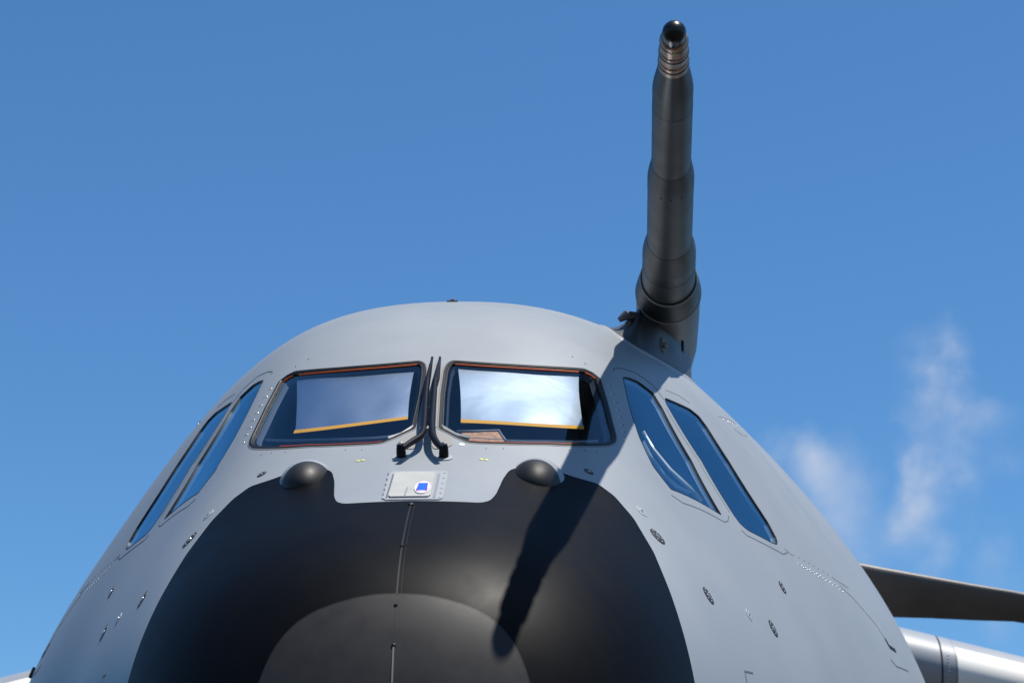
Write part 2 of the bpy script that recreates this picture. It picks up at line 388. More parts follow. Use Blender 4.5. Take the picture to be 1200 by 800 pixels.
uu = np.hypot(V[:,0], V[:,1]); tt = np.arctan2(V[:,1], V[:,0]); P3 = SV(uu, tt); N3 = NV(uu, tt)
N3[uu < .02] = (0, -1, 0)
def sub(name, mask, m, h=0., parent=ac):
    Fm = F[mask]; idx = np.unique(Fm); mp = -np.ones(len(V), int); mp[idx] = np.arange(len(idx)); Fm = mp[Fm]
    P = P3[idx]+N3[idx]*h; nn = N3[idx]
    fn = np.cross(P[Fm[:,1]]-P[Fm[:,0]], P[Fm[:,2]]-P[Fm[:,0]]); flipm = (fn*nn[Fm[:,0]]).sum(1) < 0
    Fm[flipm] = Fm[flipm][:, ::-1]
    return link(name, mesh(P, Fm.tolist(), True, nn), m, parent)
skin = sub('fuselage_skin', ~in_rd & ~in_w, M['skin'])
rad = sub('radome', in_rd & ~in_cp, M['radome'], .004)
cap = sub('erosion_cap', in_cp, M['cap'], .0065, rad); cap['label'] = 'greyer erosion coating on the nose tip'
# step edges of radome and cap
ring('radome_edge', out_rd, [(-.0005, -.004), (0, .004), (.004, .0045)], M['radome'], rad)
ring('cap_edge', out_cp, [(0, .003), (.001, .0065), (.003, .007)], M['cap'], rad)
# rear of the fuselage closes in a tail cone
bm = bmesh.new(); rings = []
for y, k, dz in ((25, 1, 0), (29, .82, .35), (33, .5, 1.0), (37, .12, 1.7)):
    rings.append([bm.verts.new(Vector((2.8555*k*math.cos(a), y, 3.4964+dz+2.76*k*math.sin(a)))) for a in [2*PI*i/72 for i in range(72)]])
for a, b in zip(rings[:-1], rings[1:]):
    for i in range(72): bm.faces.new([a[i], a[(i+1) % 72], b[(i+1) % 72], b[i]])
bm.faces.new(rings[-1]); link('tail_cone', bm_mesh(bm, True, 60), M['skin'], ac)

# ------------------------------------------------------------------ windows
def horizontal_run(a, b):
    d = (b[0]-a[0]).normalized(); return abs(d.x) > .70
def window(kind, o, right):
    name = {'f': 'windshield', 's': 'side_window', 'a': 'side_window'}[kind]
    if kind == 'f':
        pane = patch(name, o, -.007, M['glass_front'], ac, .05, 'front windshield with '+('a brightly lit silver shade behind it' if right else 'a dim grey-blue shade behind it'))
        ring('outer_trim', o, [(-.005, -.001), (-.005, .0015), (.0, .002), (.004, .001)], M['steel'], pane)
        ring('gasket', o, [(.0, .001), (.002, .0035), (.012, .003), (.015, -.001), (.015, -.009)], M['rubber'], pane)
        ring('inner_trim', o, [(.0145, .0000), (.0175, .0000), (.0185, -.007)], M['darkbronze'], pane)
        zc = sum((p.z for p in curve3(o)), 0)/len(o)
        for up_ in (True, False):
            ring('orange_seal', o, [(.0195, -.0035), (.0235, -.0035), (.0245, -.008)] if up_ else [(.0125, .0015), (.0125, .0042), (.0155, .0040), (.0165, .0)], M['orange'], pane, lambda a, b: horizontal_run(a, b) and (a[0].z > zc) == up_)
        ring('inner_frame', o, [(.027, -.012), (.029, -.022), (.034, -.034)], M['dash'], pane)
    else:
        pane = patch(name, o, -.0045, M['glass_side'], ac, .05, ('forward ' if kind == 's' else 'aft ')+'blue tinted side window on the '+('lit' if right else 'shaded')+' side')
        ring('gasket', o, [(-.002, -.002), (-.001, .0015), (.002, .0012), (.003, -.005)], M['rubber'], pane)
        ring('inner_trim', o, [(.0028, -.002), (.0050, -.0025), (.0055, -.006)], M['darkbronze'], pane)
        ring('inner_frame', o, [(.0055, -.006), (.007, -.014), (.014, -.022)], M['ledge'], pane)
    return pane
for k in 'fsa':
    for right, W_ in ((True, wins), (False, winsL)): window(k, W_[k], right)
# raised doubler outlines and panel gaps beside the side windows
for fl in (lambda l: l, flip):
    strip('panel_gap', fl([(1.3264,.7178),(1.3566,.6686),(1.5193,.544),(1.5415,.5434),(1.5625,.5534)]), .0045, .0012, M['groove'], ac)
    strip('panel_gap', fl([(1.5038,1.062),(1.5138,1.0644),(1.5431,1.0437),(1.5894,.9998),(1.624,.941),(1.6229,.8867)]), .0045, .0012, M['groove'], ac)
    strip('panel_gap', fl([(1.6699,.9153),(1.7185,.8951),(1.7475,.869)]), .004, .0012, M['line'], ac)
    strip('panel_gap', fl([(1.5816,.5161),(1.5918,.5032),(1.7221,.4621),(1.7488,.4675)]), .0045, .0012, M['groove'], ac)
    strip('panel_gap', fl([(1.6,.86),(1.588,.70),(1.5775,.56)]), .003, .0012, M['line'], ac)
    strip('panel_gap', fl([(1.9515,.8043),(1.9967,.7929),(2.1,.812)]), .006, .0012, M['line'], ac)
    strip('panel_gap', fl([(2.0505,.2692),(2.0659,.257),(2.1457,.252)]), .007, .0012, M['groove'], ac)
    strip('panel_gap', fl([(1.95,.41),(2.0,.385),(2.06,.34),(2.077,.3108)]), .004, .0012, M['line'], ac)
    strip('drain_slot', fl([(2.077,.3108),(2.0812,.2959),(2.114,.2897)]), .022, .003, M['rubber'], ac)
    strip('marking', fl([(1.1798,.220),(1.1885,.2567),(1.2334,.2448)]), .008, .0012, M['groove'], ac)
# cockpit liner and dashboard
bm = bmesh.new(); rows = []
for u in np.linspace(.98, 2.3, 20):
    rows.append([bm.verts.new(pt(u, t, -.42 if u > 1.25 else -.42+.18*(1.25-u)/.27)) for t in np.linspace(.15, PI-.15, 34)])
for a, b in zip(rows[:-1], rows[1:]):
    for i in range(33): bm.faces.new([a[i], a[i+1], b[i+1], b[i]])
link('cockpit_liner', bm_mesh(bm), M['liner'], ac)
def ribbon(name, l, w0, h, m, parent, w1=None, label=None):
    """flat inner ribbon parallel to the surface, lying at depth h"""
    p = resample([disc(*q) for q in l], .012, False); P = [(pt(*undisc(*q), h), NN(*undisc(*q))) for q in p]; n = len(P); bm = bmesh.new(); rows = []
    for i, (c, nn) in enumerate(P):
        s = nn.cross((P[min(i+1, n-1)][0]-P[max(i-1, 0)][0]).normalized())
        wd = w0*(math.sin(PI*(i+.4)/(n))**.7) if w1 is None else w0+(w1-w0)*i/n
        rows.append([bm.verts.new(c+s*wd/2), bm.verts.new(c+nn*.006), bm.verts.new(c-s*wd/2), bm.verts.new(c-nn*.012)])
    for a, b in zip(rows[:-1], rows[1:]):
        for k in range(4): bm.faces.new([a[k], a[(k+1) % 4], b[(k+1) % 4], b[k]])
    bm.faces.new(rows[0]); bm.faces.new(rows[-1][::-1])
    return link(name, bm_mesh(bm, True, 50), m, parent, label)
for l in ([(1.1836,1.5468),(1.1569,1.5101),(1.1477,1.4737)], [(1.1843,1.5938),(1.158,1.6221),(1.1473,1.6531)]):
    ribbon('sill_and_glint', l, .015, -.003, M['sill_glint'], ac, .011)
for l in ([(1.157,1.4796),(1.1618,1.3912),(1.1928,1.2449),(1.2665,1.0586)], [(1.2796,2.0837),(1.1988,1.8775),(1.1652,1.6894),(1.1659,1.6399)]):
    ribbon('inner_ledge', l, .011, -.02, M['ledge'], ac, .011)
# added white strips imitating reflection streaks in the right forward side window
ribbon('sill_and_glint', [(1.4254,.8724),(1.4126,.8149),(1.4258,.7364),(1.4667,.6585),(1.4874,.6117)], .020, -.008, M['sill_glint'], ac)
ribbon('sill_and_glint', [(1.3981,.861),(1.3796,.8124),(1.3826,.7477),(1.4099,.6913),(1.4578,.6474)], .008, -.012, M['sill_glint'], ac)
# dashboard top behind each windshield
bm = bmesh.new(); c0 = [pt(1.10, t, -.10) for t in np.linspace(.75, PI-.75, 26)]; c1 = [Vector((p.x*1.05, p.y+1.0, p.z+.02)) for p in c0]
a = [bm.verts.new(p) for p in c0]; b = [bm.verts.new(p) for p in c1]
for i in range(25): bm.faces.new([a[i], a[i+1], b[i+1], b[i]])
link('dashboard', bm_mesh(bm), M['dash'], ac)
# folded tan pad lying on the dashboard, pale rim
def quad_slab(name, q, th, m, parent=None, label=None, sub_=1, bulge=0):
    q = [Vector(p) for p in q]; nn = (q[1]-q[0]).cross(q[3]-q[0]).normalized(); n = sub_; bm = bmesh.new(); vf = []; vb = []
    for j in range(n+1):
        for i in range(n+1):
            s, t = i/n, j/n; p = (q[0]*(1-s)+q[1]*s)*(1-t)+(q[3]*(1-s)+q[2]*s)*t
            b_ = bulge*math.sin(PI*s)*math.sin(PI*t)
            # edges pull in slightly like a hung sheet
            c = (q[0]+q[1]+q[2]+q[3])/4; p = p+(c-p)*.0
            vf.append(bm.verts.new(p-nn*b_)); vb.append(bm.verts.new(p+nn*(th-b_)))
    for j in range(n):
        for i in range(n):
            a = j*(n+1)+i; bm.faces.new([vf[a], vf[a+1], vf[a+n+2], vf[a+n+1]]); bm.faces.new([vb[a], vb[a+n+1], vb[a+n+2], vb[a+1]])
    ed = [i for i in range(n+1)]+[j*(n+1)+n for j in range(1, n+1)]+[n*(n+1)+i for i in range(n-1, -1, -1)]+[j*(n+1) for j in range(n-1, 0, -1)]
    for x in range(len(ed)):
        a, b = ed[x], ed[(x+1) % len(ed)]; bm.faces.new([vf[a], vb[a], vb[b], vf[b]])
    return link(name, bm_mesh(bm, True, 50), m, parent, label)
for d in (-1, 1):
    bm = bmesh.new(); box(bm, Vector((d*.70, 2.10, 4.42)), Vector((.018, .01, .0)), Vector((0, .05, .02)), Vector((0, -.02, .05)), .006)
    link('cockpit_handle', bm_mesh(bm, True, 40), M['greyrubber'], ac)

# window shades: loose silver sheets hung behind the glass (things of their own)
def sheet(name, top, bot, h, th, m, parent, n=24, crumple=0, seed=1, label=None, nj=None):
    """sheet following the windshield at depth h between two three-point chart curves"""
    T = [disc(*q) for q in top]; B = [disc(*q) for q in bot]; rnd = random.Random(seed); ph = [rnd.uniform(0, 6) for _ in range(6)]; nj = nj or n
    def quad(P, x):
        l = ((x-.5)*(x-1)*2, -4*x*(x-1), 2*x*(x-.5)); return [sum(l[k]*P[k][i] for k in range(3)) for i in (0, 1)]
    bm = bmesh.new(); F_ = []; K = []
    for j in range(nj+1):
        for i in range(n+1):
            x, t = i/n, j/nj; x2 = x+(.010*math.sin(PI*t)*(1 if x < .5 else -1)*abs(2*x-1) if crumple else 0)
            a_, b_ = quad(T, x2), quad(B, x2); q = undisc(a_[0]*(1-t)+b_[0]*t, a_[1]*(1-t)+b_[1]*t)
            d = crumple*(.5*math.sin(5*x+3*t+ph[0])+.25*math.sin(11*x-4*t+ph[1])+.4*math.sin(3*t+6*x*t+ph[2])+.25*math.sin(17*x+2*t+ph[3])*t)
            F_.append(bm.verts.new(pt(*q, h+d))); K.append(bm.verts.new(pt(*q, h+d-th)))
    for j in range(nj):
        for i in range(n):
            a_ = j*(n+1)+i; bm.faces.new([F_[a_], F_[a_+1], F_[a_+n+2], F_[a_+n+1]]); bm.faces.new([K[a_], K[a_+n+1], K[a_+n+2], K[a_+1]])
    ed = list(range(n+1))+[j*(n+1)+n for j in range(1, nj+1)]+[nj*(n+1)+i for i in range(n-1, -1, -1)]+[j*(n+1) for j in range(nj-1, 0, -1)]
    for k in range(len(ed)):
        a_, b_ = ed[k], ed[(k+1) % len(ed)]; bm.faces.new([F_[a_], K[a_], K[b_], F_[b_]])
    return link(name, bm_mesh(bm, True, 60), m, parent, label)
def shade(top, bot, st, sb, label, seed):
    r = bpy.data.objects.new('window_shade', None); COL.objects.link(r); r['label'] = label; r['category'] = 'window shade'; r['group'] = 'silver shades hung behind the windshields'
    sheet('foil_sheet', top, bot, -.022, .002, M['foil'], r, 28, .0028, seed)
    sheet('strap', st, sb, -.017, .002, M['strap'], r, 20, 0, 1, 'amber strap along the bottom edge', 1)
dp = sheet('dashboard_pad', [(1.1721,1.4975),(1.178,1.45),(1.1874,1.402)], [(1.145,1.4777),(1.149,1.425),(1.1587,1.3727)], -.016, .004, M['pad'], ac, 12, 0, 1, 'tan mesh pad with a pale top edge', 2)
bm = bmesh.new(); tube(bm, [pt(u, t, -.014) for u, t in ((1.1745,1.510),(1.180,1.45),(1.1885,1.398),(1.1725,1.384),(1.157,1.368))], .0045, 6); link('pad_edge', bm_mesh(bm), M['ledge'], dp)
shade([(1.3554,1.5301),(1.3614,1.374),(1.4127,1.1769)], [(1.208,1.5049),(1.2233,1.3333),(1.2798,1.1209)], [(1.2150,1.5060),(1.2261,1.3345),(1.2820,1.1230)], [(1.2046,1.5044),(1.2176,1.3324),(1.2729,1.1206)],
      'bright silver foil shade with an amber bottom strap behind the right-hand windshield', 3)
shade([(1.4142,1.9734),(1.3564,1.7642),(1.3493,1.6112)], [(1.25,1.9583),(1.2177,1.7629),(1.2208,1.6124)], [(1.2532,1.9590),(1.2194,1.7626),(1.2230,1.6139)], [(1.2446,1.963),(1.2103,1.7619),(1.2149,1.6117)],
      'dim blue-grey foil shade with a brown bottom strap behind the left-hand windshield', 8)

# ------------------------------------------------------------------ wipers
def wiper(arm, blade, piv, d):
    r = bpy.data.objects.new('wiper', None); COL.objects.link(r); r.parent = ac
    bm = bmesh.new(); A = [pt(u, t, .05) for u, t in arm]
    top = pt(*blade[-1], .018); pts = []
    for i in range(len(A)-1):
        for k in range(4): pts.append(A[i].lerp(A[i+1], k/4))
    pts.append(A[-1]); n = len(pts)
    # smooth the bend
    for _ in range(3): pts = [pts[0]]+[(pts[i-1]+pts[i]*2+pts[i+1])/4 for i in range(1, n-1)]+[pts[-1]]
    tube(bm, pts, [.0105+.003*math.sin(PI*min(1, i/n*1.1)) for i in range(n)], 12)
    tube(bm, [pts[-1], pts[-1].lerp(top, .5)+Vector((0,-.012,0)), top], [.009, .0065, .005], 8)
    link('wiper_arm', bm_mesh(bm, True, 60), M['wiper'], r)
    bm = bmesh.new(); B = [pt(u, t, .022) for u, t in blade]; tube(bm, [B[0], B[0].lerp(B[1], .5), B[1], B[2], B[3]], [.007, .010, .010, .008, .005], 8)
    for k in (.35, .6): 
        q = B[0].lerp(B[1], k); tube(bm, [q, q+Vector((-d*.004, -.03, .02))], .004, 6)
    link('wiper_blade', bm_mesh(bm, True, 60), M['wiper'], r)
    bm = bmesh.new(); c, nn, *_ = frame_at(*piv); lathe(bm, c, nn, [(-.02, .018), (.02, .0175), (.040, .016), (.052, .012)], 20); link('pivot', bm_mesh(bm, True, 40), M['wiper'], r)
    bm = bmesh.new(); lathe(bm, c+nn*.048, nn, [(0, .009), (.010, .008), (.012, .005)], 6); link('pivot_nut', bm_mesh(bm, False), M['bolt'], r)
    bm = bmesh.new(); lathe(bm, c, nn, [(-.004, .034), (.004, .033), (.005, .028)], 24); link('pivot_base', bm_mesh(bm, True, 40), M['platerim'], r)
    bm = bmesh.new(); cc = A[3]; tube(bm, [cc-Vector((.016,0,0)), cc+Vector((.016,0,0))], .005, 8); link('spring_bolt', bm_mesh(bm, True, 40), M['bolt'], r)
wiper([(1.0471,1.5281),(1.0692,1.5425),(1.0974,1.5545),(1.1333,1.5597),(1.2177,1.5641),(1.2789,1.5663)], [(1.1618,1.5624),(1.2723,1.5673),(1.3007,1.5641),(1.361,1.5655)], (1.0637,1.5262), 1)
wiper([(1.0482,1.6064),(1.0701,1.5931),(1.0976,1.5728),(1.1272,1.5712),(1.2179,1.5754),(1.2791,1.5767)], [(1.162,1.5749),(1.2725,1.5778),(1.3104,1.5766),(1.3612,1.5759)], (1.065,1.6127), -1)
# grey half-round pads behind the wiper arms
for d in (1, -1):
    pl = outline([(u, PI/2+d*t) for u, t in ((1.165,-.012),(1.135,-.055),(1.112,-.060),(1.098,-.035),(1.098,-.012))], .008)
    q_ = patch('wiper_rest_pad', pl, .003, M['greyrubber'], ac, .03); ring('pad_rim', pl, [(0, -.002), (.001, .003)], M['greyrubber'], q_)
for u in (1.20, 1.235):
    bm = bmesh.new(); c, nn, *_ = frame_at(u, PI/2); dome(bm, c, nn, .008, .008); link('centre_post_bolt', bm_mesh(bm), M['bolt'], ac)
strip('centre_post_gap', [(1.18,1.5708),(1.37,1.5708)], .004, .001, M['line'], ac)

# ------------------------------------------------------------------ blisters on the radome edge
def blister(u, th, d):
    c, n, dv, sv = frame_at(u, th); o = c-n*.035+Vector((0, .035, 0)); bm = bmesh.new()
    bmesh.ops.create_uvsphere(bm, u_segments=48, v_segments=28, radius=1)
    X = Vector((1, 0, 0))*.097; Y = Vector((0, .98, .22)).normalized()*.16; Z = Vector((0, -.22, .98)).normalized()*.100
    for q in bm.verts: q.co = o+X*q.co.x+Y*(q.co.y*(1 if q.co.y < 0 else 1.0))+Z*q.co.z
    b = link('sensor_blister', bm_mesh(bm), M['blister'], rad, 'rounded black blister on the '+('right' if d > 0 else 'left')+' corner of the radome edge')
    bm = bmesh.new(); X2, Y2, Z2 = X*1.10, Y*1.0, Z*1.06; o2 = o+Vector((d*.004, .035, .010)); bmesh.ops.create_uvsphere(bm, u_segments=48, v_segments=24, radius=1)
    for q in bm.verts: q.co = o2+X2*q.co.x+Y2*q.co.y+Z2*q.co.z
    link('blister_fairing', bm_mesh(bm), M['skin'], ac)
    bm = bmesh.new(); p = o+Vector((d*.005, 0, 0))+Y*-.78+Z*-.30; dome(bm, p+Vector((0,-.03,.0)), Vector((0,-.8,-.3)).normalized(), .005, .004)
    link('blister_screw', bm_mesh(bm), M['black'], rad)
blister(1.0444, 1.2388, 1); blister(1.0444, PI-1.2388, -1)

# ------------------------------------------------------------------ lightning strip on the radome centre line
sm = [(.7969,1.5708),(.7,1.5708),(.5168,1.5708),(.3384,1.5708),(.2408,1.5708),(.05,1.5708)]
pp = resample([disc(*q) for q in sm], .012, False)
bars = [(.80, .56), (.552, .345), (.337, .248)]
for a, b in bars:
    strip('lightning_strip', [(a, PI/2-.0), (b, PI/2)], .0055, .0062, M['rubber'], rad)
    strip('strip_edge', [(a, PI/2-.006/a), (b, PI/2-.006/b)], .0012, .0066, M['cap'], rad)
strip('lightning_strip', [(.24, PI/2), (.03, PI/2)], .005, .0095, M['steel'], rad, label='bare metal lower end of the strip')
for u, r in ((.803, .010), (.556, .006), (.341, .006), (.244, .007)):
    bm = bmesh.new(); c, nn, *_ = frame_at(u, PI/2); lathe(bm, c, nn, [(0, r), (.009, r*.95), (.011, r*.6)], 16)
    link('strip_fastener', bm_mesh(bm, True, 40), M['rubber'], rad)

# ------------------------------------------------------------------ access plate with placard above the radome
bx = [(1.0018,1.6361),(.9992,1.51),(.842,1.4958),(.842,1.6440)]
bo = [(1.0018,1.6361),(1.0018,1.5055),(.842,1.4958),(.842,1.6458)]
bo = outline(bo, .01, 1, .06)
fr = patch('placard_plate', bo, .004, M['platerim'], ac, .02, 'pale raised plate with a round blue and white placard')
ring('plate_edge', bo, [(0, -.003), (.001, .004)], M['platerim'], fr)
def insetp(l, du, dt): return l
pi_ = outline([(.988,1.622),(.988,1.536),(.850,1.531),(.850,1.630)], .01, 1, .06)
patch('inner_plate', pi_, .010, M['plate'], fr, .02); ring('inner_plate_edge', pi_, [(0, .003), (.001, .010)], M['plate'], fr)
strip('plate_groove', [(.985,1.527),(.85,1.521)], .010, .0052, M['line'], fr)
strip('plate_groove', [(.985,1.626),(.85,1.6355)], .006, .0052, M['groove'], fr)
strip('plate_groove', [(.90,1.585),(.853,1.587)], .005, .0115, M['line'], fr)
bm = bmesh.new()
for k in range(6):
    for t0, t1 in ((1.5125, 1.505), (1.6385, 1.6455)):
        a = k/5; c, nn, *_ = frame_at(.99-.14*a, t0+(t1-t0)*a); dome(bm, c+nn*.004, nn, .0045, .003, 8)
link('plate_screw', bm_mesh(bm), M['platerim'], fr)['kind'] = 'stuff'
c, nn, dv, sv = frame_at(.8955, 1.5555); c = c+nn*.010
def flat(name, pts, h0, h1, m, parent, label=None):
    bm = bmesh.new(); a = [bm.verts.new(c+sv*x+dv*y+nn*h0) for x, y in pts]; b = [bm.verts.new(c+sv*x*.985+dv*y*.985+nn*h1) for x, y in pts]; n = len(pts)
    for i in range(n): bm.faces.new([a[i], a[(i+1) % n], b[(i+1) % n], b[i]])
    bm.faces.new(b); return link(name, bm_mesh(bm, False), m, parent, label)
circ = lambda r, k=1.0, n=36: [(r*math.cos(2*PI*i/n), r*k*math.sin(2*PI*i/n)) for i in range(n)]
pc = flat('placard', circ(.0270, 2.75), 0, .0045, M['placard'], fr, 'round white placard with a blue square')
flat('placard_ring', circ(.0226, 2.75), .0046, .0052, M['red'], fr)
flat('placard_face', circ(.0216, 2.75), .0053, .0058, M['placard'], fr)
def rsq(w_, h_, tp=1): return [(w_*(1 if i in (0, 3) else -1)*(tp if i < 2 else 1), h_*(1 if i < 2 else -1)) for i in range(4)]
flat('placard_square', rsq(.0185, .046, .86), .0059, .0064, M['violet'], fr)
flat('placard_square', rsq(.0160, .040, .86), .0065, .0070, M['blue'], fr)

# ------------------------------------------------------------------ flush ports, fasteners, rivets
def port(u, th, r, rim=True, pale=False, nb=6):
    c, nn, dv, sv = frame_at(u, th); bm = bmesh.new(); lathe(bm, c, nn, [(-.004, r), (.0015, r), (.0022, r*.93)], 28)
    p = link('flush_port', bm_mesh(bm, True, 40), M['pale_bolt'] if pale else M['darkbronze'], ac)
    bm = bmesh.new(); lathe(bm, c+nn*.002, nn, [(0, r*.30), (.002, r*.28), (.0025, r*.2)], 16); link('port_centre', bm_mesh(bm, True, 40), M['bolt'], p)
    bm = bmesh.new()
    for k in range(nb):
        a = 2*PI*k/nb+.3; dome(bm, c+(sv*math.cos(a)+dv*math.sin(a))*r*.68+nn*.002, nn, r*.13, .002, 8)
    link('port_screw', bm_mesh(bm), M['port_metal'] if not pale else M['line'], p)['kind'] = 'stuff'
    return p
for fl in (False, True):
    k = (lambda t: PI-t) if fl else (lambda t: t)
    for u, t, r in ((1.1118,.7451,.037), (1.166,.4848,.036), (1.4526,.3095,.037), (1.6236,.387,.030)): port(u, k(t), r)
    port(1.139, k(1.0726), .019)
    for u, t in ((1.1428,.8344), (1.3494,.3604)): port(u, k(t), .026, pale=True, nb=5)
    # small oval twin fasteners between the blisters and the windshield
    bm = bmesh.new(); c, nn, dv, sv = frame_at(1.066, k(1.4182))
    for d in (-1, 1): lathe(bm, c+sv*d*.009, nn, [(-.002, .0085), (.002, .008), (.003, .005)], 12)
    link('twin_fastener', bm_mesh(bm, True, 40), M['yellow'], ac)
# rivets: rows
bm = bmesh.new(); bm2 = bmesh.new()
def riv(b, u, t, r=.0045): 
    for tt_ in (t, PI-t): c, nn, *_ = frame_at(u, tt_); dome(b, c, nn, r, .0022, 8)
for u, t in ((1.4317,1.065),(1.4173,1.0441),(1.3997,1.0245),(1.3826,1.0096),(1.3697,.9938),(1.3519,.9813),(1.335,.970),(1.318,.958)):
    riv(bm, u, t, .0048)
    if u > 1.33: riv(bm2, u+.006, t-.012, .0030)
for u, t in ((1.1103,1.4197),(1.1188,1.3706),(1.1776,1.1615),(1.20,1.105),(1.215,1.06)): riv(bm2, u, t, .003)
for u, t in ((1.45,1.22),(1.45,1.17)): riv(bm2, u, t, .0035)
def row(b, p, q, n, r=.0036):
    for i in range(n): s = i/(n-1); riv(b, p[0]+(q[0]-p[0])*s, p[1]+(q[1]-p[1])*s, r)
row(bm, (1.7753,.445), (1.9448,.404), 13, .0045); row(bm, (1.79,.437), (1.95,.398), 12, .004); row(bm2, (1.7726,.4634), (1.93,.427), 9, .004)
row(bm2, (1.8827,.8358), (2.05,.842), 9, .006); row(bm, (1.90,.828), (2.05,.832), 7, .006)
link('rivet_rows', bm_mesh(bm), M['bolt'], ac)['kind'] = 'stuff'
link('rivet_rows', bm_mesh(bm2), M['groove'], ac)['kind'] = 'stuff'
for p, q in (((1.745,.475),(1.765,.462)), ((1.93,.425),(2.0022,.4095))):
    for fl in (lambda l: l, flip): strip('panel_gap', fl([p, q]), .006, .0012, M['line'], ac)
# roof beacon / antenna stub and side probe on the silhouette
bm = bmesh.new(); c, nn, dv, sv = frame_at(1.7153, PI/2); box(bm, c+nn*.003, sv*.024, dv*.03, nn*.004, .002)
lathe(bm, c+sv*.0, nn, [(0, .010), (.012, .008), (.016, .003)], 14); link('roof_antenna', bm_mesh(bm, True, 40), M['groove'], ac)
bm = bmesh.new(); c, nn, *_ = frame_at(1.1172, 1.4891); lathe(bm, c, nn, [(-.002, .012), (.0025, .011), (.004, .006)], 14); link('pale_fastener', bm_mesh(bm, True, 40), M['white'], ac)
# black sensor on the shaded flank
bm = bmesh.new(); c, nn, dv, sv = frame_at(2.2, PI-.262); box(bm, c+nn*.004, sv*.03, dv*.02, nn*.012, .005); link('flank_sensor', bm_mesh(bm, True, 40), M['black'], ac)

# ------------------------------------------------------------------ refuelling probe
pr = bpy.data.objects.new('refuelling_probe', None); COL.objects.link(pr); pr.parent = ac
T0 = Vector((.8757, -.08, 5.0359)); D0 = Vector((.0348, .9917, .1240)).normalized()
def lat(name, prof, m, seg=48, ang=30, label=None):
    bm = bmesh.new(); lathe(bm, T0, D0, prof, seg); return link(name, bm_mesh(bm, True, ang), m, pr, label)
ball = [(-.0385*math.cos(a), .0385*math.sin(a)) for a in np.linspace(0.02, PI/2, 14)]+[(.03, .0385), (.06, .038)]
lat('nozzle_tip', ball, M['black'])
lat('nozzle', [(.045,.036),(.050,.0435),(.06,.0455),(.125,.0475),(.128,.0455),(.140,.0455),(.143,.0485),(.205,.0495),(.209,.0475),(.228,.0475),(.232,.0505),(.30,.0515),(.304,.049),(.33,.049)], M['nozzle'])
lat('lock_ring', [(.070,.045),(.072,.0472),(.078,.0472),(.080,.045)], M['darkbronze'])
lat('lock_ring', [(.160,.0485),(.162,.0505),(.172,.0505),(.174,.0485)], M['darkbronze'])
lat('lock_ring', [(.255,.0500),(.257,.0525),(.268,.0525),(.270,.0500)], M['darkbronze'])
bm = bmesh.new(); q = T0+D0*.105+Vector((0,-.02,-.0475)); box(bm, q, Vector((.004,0,0)), Vector((0,.010,0)), Vector((0,0,.004))); link('nozzle_latch', bm_mesh(bm, False), M['yellow'], pr)
lat('front_cone', [(.300,.050),(.335,.0535),(.40,.060),(.47,.067),(.53,.0711),(.70,.0715)], M['probe_dark'], label='darker tapered front sleeve')
lat('inner_tube', [(.700,.0722),(1.0,.0735),(1.40,.0758)], M['probe'])
lat('middle_sleeve', [(1.395,.0765),(1.44,.081),(1.52,.088),(1.58,.0915),(1.74,.0925)], M['probe_dark'])
lat('middle_tube', [(1.74,.0918),(2.1,.0945),(2.513,.0974)], M['probe'])
lat('rear_sleeve', [(2.508,.0985),(2.56,.104),(2.64,.1125),(2.713,.1175),(2.80,.1190)], M['probe'])
lat('rear_tube', [(2.80,.1178),(2.92,.1185)], M['probe_dark'])
lat('rear_tube', [(2.92,.1195),(3.10,.1215),(3.40,.1235)], M['probe'])
lat('collar', [(3.20,.124),(3.20,.1290),(3.206,.1305),(3.24,.134),(3.36,.1475),(3.44,.1525),(3.46,.1525)], M['probe_dark'])
lat('collar_lip', [(3.205,.1295),(3.208,.1335),(3.214,.1345),(3.218,.131)], M['greyrubber'])
lat('collar_lip', [(3.458,.150),(3.458,.1555),(3.470,.1565),(3.478,.150)], M['greyrubber'])
for k_, x_ in ((1.62, -.04), (1.62, 0), (1.62, .04), (2.0, .02)):
    bm = bmesh.new(); dome(bm, T0+D0*k_+Vector((x_, 0, -.0925+x_*x_*6)), Vector((0,0,-1)), .004, .003, 8); link('tube_screw', bm_mesh(bm), M['black'], pr)
